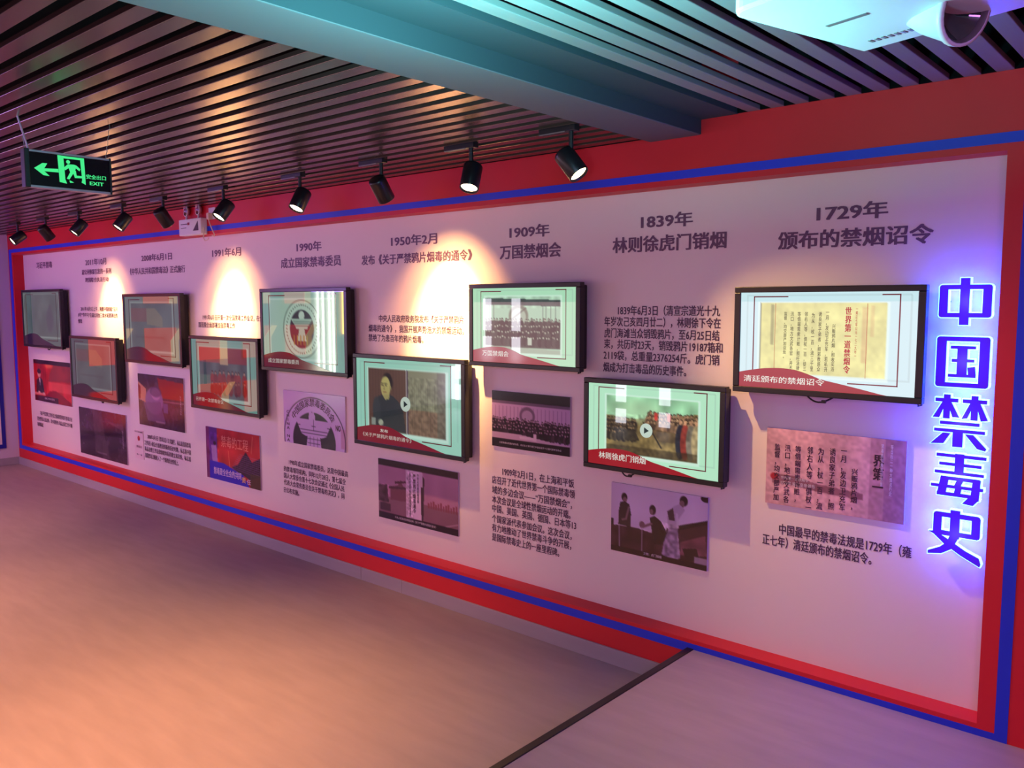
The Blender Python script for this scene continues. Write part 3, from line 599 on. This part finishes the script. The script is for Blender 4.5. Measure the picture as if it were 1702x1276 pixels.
text('caption', '文物：虎门销烟', .36*PW, .55*PW, .035*PH, .075*PH, M_pic_w, pi_, -.0009)
pt, pi_, PW, PH = photo('purple print of a crowd on steps with black bands, below the group photograph display', 6.8365, 7.3755, .9655, 1.2725, f_crowd, 180)
text('caption', '万国禁烟会各国代表合影，会议在上海外滩汇中饭店召开十三国代表参加会议', .10*PW, .90*PW, .065*PH, .10*PH, M_pic_w, pi_, -.0009, 0)
pt, pi_, PW, PH = photo('purple print of a tall notice before a gate tower, below the seated man display', 5.858, 6.568, .400, .7765, f_square, 180)
vtext('中央人民政府政务院', .52, .14, .62, .022, M_pic_t, pi_, PW, PH); vtext('严禁鸦片烟毒通令', .475, .16, .80, .035, M_pic_t, pi_, PW, PH, bold=.02); vtext('关于严禁鸦片烟毒的通令发布全文', .42, .14, .86, .018, M_pic_t, pi_, PW, PH)
text('caption', '中央人民政府政务院发布《关于严禁鸦片烟毒的通令》', .22*PW, .74*PW, .04*PH, .08*PH, M_pic_w, pi_, -.0009, 0)
pt, pi_, PW, PH = photo('pale print of a round emblem with a bird over a battlement, below the emblem display', 4.829, 5.533, .771, 1.140, f_emb, 180)
def arc_text(chars, cx, cz, rx, rz, a0, a1, size, m, par, W, H):
    for i, ch in enumerate(chars):
        if ch == ' ': continue
        a = R(a0+(a1-a0)*i/max(len(chars)-1, 1)); me, co = text_mesh(ch, .012, align='CENTER'); 
        x = co[:, 0]*size*W; z = (co[:, 1]-.35)*size*W; th = a-math.pi/2
        out = np.zeros_like(co); out[:, 0] = (cx+rx*math.cos(a))*W+x*math.cos(th)-z*math.sin(th); out[:, 2] = (cz+rz*math.sin(a))*H+x*math.sin(th)+z*math.cos(th); out[:, 1] = -.0009-co[:, 2]
        me.vertices.foreach_set('co', out.ravel()); me.update(); me.materials.clear(); me.materials.append(m); me.name = 'arc_letter'
        o = bpy.data.objects.new('arc_letter', me); COL.objects.link(o); o.parent = par
arc_text('中国国家禁毒委员会', .5, .12, .40, .70, 142, 42, .085, M_pic_t, pi_, PW, PH)
arc_text('CHINA NA', .5, .06, .43, .74, 162, 196, .075, M_pic_t, pi_, PW, PH) if False else vtext('CHINA NA', .075, .38, .98, .05, M_pic_t, pi_, PW, PH, bold=.02)
text('caption', 'NO', .85*PW, .93*PW, .36*PH, .47*PH, M_pic_t, pi_, -.0009, .03)
pt, pi_, PW, PH = photo('bright red and blue poster print, below the meeting scene display', 3.733, 4.505, .366, .776, f_poster, 160)
M_gold = mat('print_gold', (214, 170, 90), .4); M_lil = mat('print_lilac', (200, 180, 220), .4); M_pinkt = mat('print_pink', (206, 110, 100), .4)
text('slogan', '禁毒的工程', .30*PW, .80*PW, .66*PH, .88*PH, M_pinkt, pi_, -.0009, .01)
text('slogan', '禁毒是全社会的共同', .14*PW, .66*PW, .10*PH, .24*PH, M_lil, pi_, -.0009, .02); text('slogan', '责', .67*PW, .74*PW, .06*PH, .17*PH, M_gold, pi_, -.0009, .03); text('slogan', '任', .76*PW, .83*PW, .05*PH, .15*PH, M_lil, pi_, -.0009, .02)
photo('dark print with a pale purple figure and a painted red reflection, above the small white card', 2.588, 3.398, .685, 1.136, f_dark(71, True), 120)
photo('dark print without any bright patch, low down beside the small white card', 1.287, 2.311, .278, .736, f_dark(81, False), 120)
pt, pi_, PW, PH = photo('red print of a person in a dark suit at a desk, leftmost of the prints', .159, 1.122, .718, 1.157, f_speech, 120)
text('caption', '禁毒工作会议讲话', .28*PW, .55*PW, .06*PH, .11*PH, M_pic_w, pi_, -.0009, .01)
# small certificate card
t = tag(empty('wall_card', (2.547, D, .366)), 'small white card with a red seal on the panel, left of the text block', 'card')
MB().box(-.083, .083, -.006, 0, 0, .258).build('backing_board', mat('card_white', (226, 206, 208), .5), t)
text('card_text', '中华人民共和国', -.075, .075, .235, .25, M_pic_t, t, -.0065); text('card_text', '禁毒法', -.05, .05, .10, .12, M_pic_t, t, -.0065); text('card_text', '第十一届', -.05, .05, .03, .045, M_pic_t, t, -.0065)
MB().lathe([(0, 0), (.022, 0), (.022, -.0015), (0, -.0015)], (0, -.0062, .185), (0, 1, 0)).build('seal', mat('seal_red', (190, 40, 50), .5), t)

# ------------------------------------------------------------------ glowing sign letters
def ring(x0, x1, z0, z1, sx, sz, r=.05):      # rounded frame made of four bars
    return [[(x0, z0+r), (x0+sx, z0+r), (x0+sx, z1-r), (x0, z1-r)], [(x1-sx, z0+r), (x1, z0+r), (x1, z1-r), (x1-sx, z1-r)],
            [(x0+r*.3, z0+r*.3), (x0+r, z0), (x1-r, z0), (x1-r*.3, z0+r*.3), (x1, z0+r), (x1, z0+sz), (x0, z0+sz), (x0, z0+r)],
            [(x0, z1-sz), (x1, z1-sz), (x1, z1-r), (x1-r*.3, z1-r*.3), (x1-r, z1), (x0+r, z1), (x0+r*.3, z1-r*.3), (x0, z1-r)]]
def bar(x0, x1, z0, z1): return [(x0, z0), (x1, z0), (x1, z1), (x0, z1)]
GL = {
 '中': ring(0, 1, .16, .86, .17, .10)+[bar(.40, .58, 0, 1)],
 '国': ring(0, 1, 0, 1, .19, .09)+[bar(.27, .74, .76, .82), bar(.30, .72, .50, .56), bar(.24, .76, .20, .26), bar(.40, .59, .2, .8), [(.62, .26), (.76, .26), (.74, .42), (.60, .40)]],
 '禁': [bar(.06, .47, .86, .93), bar(.55, .97, .86, .93), bar(.21, .33, .55, 1.0), bar(.70, .82, .55, 1.0),
        [(.2, .88), (.27, .88), (.14, .56), (.02, .56)], [(.27, .88), (.34, .88), (.50, .58), (.38, .58)], [(.69, .88), (.76, .88), (.64, .58), (.54, .56)], [(.78, .88), (.85, .88), (1.0, .56), (.88, .54)],
        bar(.16, .86, .44, .50), bar(.06, .96, .30, .36), bar(.40, .58, .03, .33), [(.22, .28), (.36, .28), (.24, .08), (0, .06)], [(.62, .28), (.76, .28), (1.0, .04), (.98, 0), (.84, .03)]],
 '毒': [bar(.08, 1.0, .92, .985), bar(.14, .92, .75, .81), bar(.06, .97, .58, .64), bar(.43, .60, .60, 1.0),
        [(.12, .16), (.28, .16), (.34, .52), (.18, .52)], bar(.18, .90, .46, .53), [(.74, .10), (.90, .10), (.92, .52), (.78, .52)], bar(0, .97, .30, .36), bar(.12, .84, .14, .21),
        [(.44, .36), (.56, .36), (.60, .46), (.48, .46)], [(.44, .20), (.56, .20), (.58, .31), (.46, .31)], [(.60, .02), (.80, 0), (.90, .12), (.70, .14)]],
 '史': ring(.08, .96, .50, .94, .16, .09)+[bar(.40, .58, .46, 1.0), [(.40, .5), (.58, .5), (.46, .26), (.26, .14), (0, .10), (0, .16), (.22, .26), (.36, .38)],
        [(0, .54), (.10, .50), (.30, .34), (.62, .16), (.98, 0), (1.0, .05), (.96, .16), (.70, .26), (.36, .44), (.12, .56)]]}
def inflate(p, k, sx, sz):
    n = len(p); P = [(x*sx, z*sz) for x, z in p]; a = sum(P[i][0]*P[(i+1) % n][1]-P[(i+1) % n][0]*P[i][1] for i in range(n))
    if a < 0: P = P[::-1]
    out = []
    for i in range(n):
        p0, p1, p2 = P[i-1], P[i], P[(i+1) % n]
        def nrm(a, b):
            dx, dz = b[0]-a[0], b[1]-a[1]; l = math.hypot(dx, dz) or 1; return dz/l, -dx/l
        n0, n1 = nrm(p0, p1), nrm(p1, p2); bx, bz = n0[0]+n1[0], n0[1]+n1[1]; d = max(bx*n1[0]+bz*n1[1], .5)
        out.append((p1[0]+bx*k/d, p1[1]+bz*k/d))
    return out
LABS = {'中': 'topmost of the five glowing blue sign characters', '国': 'glowing blue sign character with a square outline, second from the top', '禁': 'middle one of the five glowing blue sign characters',
        '毒': 'glowing blue sign character second from the bottom', '史': 'lowest of the five glowing blue sign characters'}
for ch, x0, x1, z0, z1 in (('中', 9.091, 9.262, 1.668, 1.836), ('国', 9.090, 9.264, 1.443, 1.626), ('禁', 9.083, 9.269, 1.219, 1.415), ('毒', 9.092, 9.271, 1.016, 1.200), ('史', 9.092, 9.270, .795, .990)):
    t = tag(empty('sign_character', ((x0+x1)/2, D, z0)), LABS[ch], 'sign', 'glowing sign characters'); W, H = x1-x0, z1-z0; ox = -W/2
    a = MB(); b = MB(); c_ = MB()
    for i, p in enumerate(GL[ch]):
        e = i*.00015
        q = inflate(p, .0032, W, H); a.prism([(x+ox, z) for x, z in q], -.050+e, -.030)
        q = inflate(p, .0, W, H); b.prism([(x+ox, z) for x, z in q], -.0530-e, -.049)
        q = inflate(p, .0, W, H); c_.prism([(x+ox, z) for x, z in q], -.0295+e, -.025)
    a.build('glowing_edge', M_sidegl, t); b.build('face', M_face, t); c_.build('back_light', M_backl, t)
    for sx in (-.35, .35): MB().cyl((sx*W, -.027, H*.5), (sx*W, 0, H*.5), .003, n=8).build('standoff', M_grey, t)
    point('character_light', ((x0+x1)/2, D-.10, (z0+z1)/2), 2.6, (.03, .03, 1), .03)

# ------------------------------------------------------------------ track lights
TZ = 2.475
LT = [  # x, z of body centre, aim vector, power, lit face visible
 (1.58, 2.336, (-.08, -.80, -.60)), (2.23, 2.345, (-.10, .62, -.76)), (2.90, 2.350, (-.12, -.62, -.78)), (3.677, 2.345, (-.10, -.60, -.80)), (4.30, 2.335, (-.12, .62, -.76)),
 (5.083, 2.328, (-.06, -.60, -.80)), (5.896, 2.325, (.02, -.50, -.87)), (6.597, 2.323, (-.10, .62, -.76)), (7.228, 2.322, (.15, -.40, -.90)), (7.800, 2.320, (.62, .10, -.78))]
LPOW = [26, 200, 26, 26, 330, 30, 40, 480, 50, 120]
LLAB = ['lit black spotlight farthest from the camera, over the leftmost display', 'black spotlight aimed at the wall, second farthest from the camera', 'lit black spotlight, third farthest from the camera',
        'lit black spotlight left of the exit light box, just right of the hanging exit sign', 'black spotlight aimed at the wall, just left of the white emergency lamp', 'lit black spotlight just right of the white emergency lamp',
        'lit black spotlight above the round emblem display', 'black spotlight aimed at the wall between two lit ones, above the seated man display', 'lit black spotlight second nearest to the camera', 'lit black spotlight tilted right, nearest to the camera']
for i, ((x, z, aim), pw, lb) in enumerate(zip(LT, LPOW, LLAB)):
    A = Vector(aim).normalized(); y = -.47
    t = tag(empty('track_spotlight', (x, y, TZ)), lb, 'spotlight', 'spotlights along the wall'); c = Vector((0, 0, z-TZ))
    MB().box(-.16, .03, -.018, .018, -.024, 0).build('adapter', M_blackm, t, bevel=.002)
    MB().box(-.155, -.02, -.020, -.014, -.027, -.023).build('adapter_plate', M_grey, t)
    pv = c-A*.025
    MB().cyl((0, 0, -.02), (0, 0, pv.z+.03), .010, n=12).build('stem', M_blackm, t)
    MB().tube([(0, 0, pv.z+.035), (0, 0, pv.z+.01), tuple(pv)], .013, 10).build('joint', M_blackm, t)
    bd = MB(); rb = .0445
    p0 = c-A*.062; p1 = c+A*.062
    q = Vector((0, 0, 1)).rotation_difference(A)
    bd.lathe([(0, 0), (rb*.86, 0), (rb*.98, .006), (rb, .014), (rb, .122), (rb*.97, .124), (rb*.90, .124), (rb*.86, .112), (0, .112)], p0, A, 32)
    body = bd.build('lamp_body', M_black, t)
    MB().lathe([(rb*.86, .1135), (rb*.60, .1165), (0, .1175)], p0, A, 28).build('lamp_lens', M_lamp, t)['label'] = 'glowing lens'
    wl_ = Vector((x, y, z))+A*.075
    hot = i in (1, 4, 7)
    spot('track_lamp', wl_, wl_+A, pw*(1. if hot else 1), WARM, 50 if hot else 84, 1., .015)
    if hot: spot('track_lamp_spill', wl_, wl_+A, pw*.22, (1, .48, .16), 82, 1., .02)
# make the wall-aimed lamps steep enough to give tall glowing ellipses
# ------------------------------------------------------------------ emergency lamp, socket
t = tag(empty('emergency_lamp', (3.87, 0, 2.262)), 'white emergency light box with two round lamps, on the red band', 'lamp')
MB().box(-.165, .165, -.055, 0, 0, .122).build('lamp_box', M_white, t, bevel=.006)
MB().box(-.13, -.035, -.0565, -.0545, .082, .088).build('logo_bar', M_text, t); MB().box(-.03, .0, -.0565, -.0545, .076, .096).build('logo_square', mat('logo_red', (150, 20, 60), .5), t)
MB().box(-.13, -.05, -.0565, -.0545, .055, .059).build('logo_bar', M_text, t)
MB().prism([(.05, .03), (.13, .03), (.125, .10)], -.0565, -.0545).build('warning_triangle', M_text, t)
for sx in (-.095, .085):
    h = MB(); h.lathe([(0, .022), (.030, .018), (.040, 0), (.041, -.004), (.036, -.006), (.030, -.002), (.012, .010), (0, .012)], (sx, -.030, .185), (.1, .8, -.0), 24)
    h.cyl((sx, -.028, .122), (sx, -.022, .150), .008, n=10); ld = h.build('lamp_head', M_white, t)
    MB().lathe([(0, .0), (.020, -.002), (.034, -.0045)], (sx, -.031, .185), (.1, .8, 0), 20).build('reflector', M_chrome, ld)
    MB().lathe([(0, -.012), (.006, -.010), (.008, -.004), (.008, 0)], (sx, -.031, .185), (.1, .8, 0), 12).build('bulb', mat('bulb', (190, 170, 230), .2), ld)
MB().tube([(.166, -.03, .05), (.185, -.04, .02), (.18, -.045, -.03), (.20, -.045, -.05), (.23, -.04, -.045), (.24, -.035, -.03)], .004).build('cable', M_off, t)
t = tag(empty('wall_socket', (4.118, 0, 2.368)), 'white wall socket with a plug, right of the emergency light box', 'socket')
MB().box(-.045, .045, -.010, 0, 0, .086).build('plate', M_white, t, bevel=.003)
MB().box(-.018, .014, -.045, -.010, -.004, .045).build('plug', M_off, t, bevel=.005)
MB().tube([(0, -.035, 0), (.012, -.036, -.03), (.03, -.03, -.07), (.045, -.02, -.11), (.035, -.015, -.128), (0, -.012, -.118)], .004).build('cable', M_off, t)

# ------------------------------------------------------------------ exit sign (hangs a little askew)
c01 = Vector((6.312, -2.011, 2.2036)); SW = .308
ex = Vector((0, 1, 0)); ez = Vector((0, 0, 1)); ey = ez.cross(ex)
ME = Matrix((ex, ey, ez)).transposed().to_4x4(); ME.translation = c01
t = tag(empty('exit_sign', (0, 0, 0)), 'black hanging exit sign with green running figure and arrow', 'sign'); t.matrix_world = ME
SH = .146
MB().box(0, SW, .0, .030, .008, SH-.008).build('sign_panel', M_exitblack, t)
MB().box(0, SW, -.003, .033, SH-.008, SH).build('rail', M_alu, t, bevel=.001); MB().box(0, SW, -.003, .033, 0, .009).build('rail', M_alu, t, bevel=.001)
MB().box(-.019, .0, -.006, .036, -.002, SH+.003).build('end_cap', M_blackm, t, bevel=.003); MB().box(SW, SW+.008, -.006, .036, -.002, SH+.003).build('end_cap', M_blackm, t, bevel=.003)
def sg(x, y): f = (x-282)/(1055-282); return (f*SW, (1-(y-(396+f*104))/(360-f*17))*SH)   # traced proportions of the sign graphic
def gpoly(pts, name): return MB().prism([sg(*p) for p in pts], -.0018, -.0004).build(name, M_green, t)
gpoly([(322, 575), (400, 530), (445, 535), (415, 580), (545, 588), (550, 622), (415, 608), (462, 655), (405, 645)], 'arrow')
dr = MB()
for p in ([(545, 455), (600, 465), (610, 690), (625, 730), (555, 712)], [(600, 465), (802, 492), (802, 512), (600, 487)], [(764, 508), (802, 512), (808, 745), (768, 722), (775, 700)]): dr.prism([sg(*q) for q in p], -.0018, -.0004)
dr.build('door_symbol', M_green, t)
rn = MB()
hx, hz = sg(644, 523); rn.add([(hx+.0078*math.cos(a*.524), -.0018, hz+.0078*math.sin(a*.524)) for a in range(12)], [tuple(range(12))])
for p in ([(600, 578), (640, 545), (700, 555), (660, 575), (612, 602)], [(640, 545), (700, 550), (722, 562), (700, 640), (662, 630)], [(700, 550), (725, 560), (760, 595), (752, 614), (718, 585)],
          [(668, 610), (700, 620), (650, 690), (625, 682)], [(680, 600), (715, 610), (722, 655), (775, 662), (785, 682), (705, 678)], [(650, 700), (668, 706), (692, 722), (655, 722)]):
    rn.prism([sg(*q) for q in p], -.0018, -.0004)
rn.build('running_figure', M_green, t)
x0, z0 = sg(815, 690); x1, _ = sg(1015, 700); text('sign_lettering', '安全出口', x0, x1, z0+.002, z0+.020, M_green, t, -.0015, .016)
x0, z0 = sg(848, 745); x1, _ = sg(990, 745); text('sign_lettering', 'EXIT', x0, x1, z0-.001, z0+.0135, M_green, t, -.0015, .022)
for xx, topw in ((.004, Vector((6.285, -2.045, 2.51))), (SW-.006, Vector((6.312, -1.69, 2.51)))):
    inv = ME.inverted(); tp = inv @ topw
    if xx < .1:
        MB().tube([(xx, .014, SH), tuple(tp)], .0036).build('hanging_rod', M_alu, t)
        MB().tube([(xx-.012, .014, SH+.004), (xx-.020, .014, SH+.05)], .002).build('hanging_wire', M_grey, t)
    else:
        MB().tube([(xx, .014, SH)]+[tuple(Vector((xx, .014, SH)).lerp(tp, k/10)+Vector((.002*(-1)**k, 0, 0))) for k in range(1, 11)], .0016, 6).build('hanging_chain', M_grey, t)

# ------------------------------------------------------------------ projector on the ceiling near the camera
PB = Vector((9.348, -1.562, 2.235)); ax = Vector((.965, -.262, 0)).normalized(); ay = Vector((-.308, -.951, 0)).normalized()
ang = math.atan2(ax.y, ax.x)
t = tag(empty('projector', PB, (0, 0, ang)), 'white ceiling projector with a round lens, nearest to the camera', 'projector')
# local: x runs along the far edge to the right, -y runs back towards the room
M_proj = mat('projector_shell', (214, 216, 232), .35)
bd = MB(); pts = []
rr = .035
def rc(cx, cy, a0, a1, r, n=6): return [(cx+r*math.cos(R(a0+(a1-a0)*k/n)), cy+r*math.sin(R(a0+(a1-a0)*k/n))) for k in range(n+1)]
out = [(0, 0)]+rc(rr-.0, -.385+rr, 180, 270, rr)+rc(.62-rr, -.385+rr, 270, 360, rr)+[(.62, -.0)]
n = len(out)
def slab(m2, pts, z0, z1, ins0=0, ins1=0):
    cx = sum(p[0] for p in pts)/len(pts); cy = sum(p[1] for p in pts)/len(pts)
    def ins(p, k): return (p[0]+(cx-p[0])*k, p[1]+(cy-p[1])*k)
    N = len(pts); m2.add([(*ins(p, ins0), z0) for p in pts]+[(*ins(p, ins1), z1) for p in pts], [tuple(range(N-1, -1, -1)), tuple(range(N, 2*N))]+[(i, (i+1) % N, (i+1) % N+N, i+N) for i in range(N)])
slab(bd, out, 0, .10, 0, 0); slab(bd, out, .10, .125, 0, .08)
body = bd.build('shell', M_proj, t, bevel=.006)
# lens housing: cone bulging below the bottom towards the right, open end with lens
hc = MB(); hc.lathe([(.0, -.14), (.022, -.11), (.040, -.06), (.052, 0), (.056, .004), (.056, .016), (.050, .016), (.046, .004)], (.235, -.085, -.002), Vector((.93, -.15, -.30)), 28)
hs = hc.build('lens_housing', M_proj, t)
MB().lathe([(.0, -.022), (.020, -.018), (.036, -.006), (.046, .006)], (.235, -.085, -.002), Vector((.93, -.15, -.30)), 28).build('lens', mat('lens_glass', (40, 60, 54), .05, spec=1., coat=1), t)
MB().lathe([(.050, .0165), (.047, .012), (.046, .004)], (.235, -.085, -.002), Vector((.93, -.15, -.30)), 28).build('lens_ring', M_grey, t)
for k in range(7): MB().box(.05+k*.013, .056+k*.013, -.06, -.045, -.0012, .001).build('vent_slot', M_grey, t)
MB().box(.06, .14, -.20, -.19, -.0012, .0).build('label_strip', M_grey, t)
MB().cyl((.30, -.20, .12), (.30, -.20, .33), .025, n=20).build('mount_pole', M_alu, t)
MB().cyl((.30, -.20, .118), (.30, -.20, .126), .07, n=24).build('mount_plate', M_alu, t)
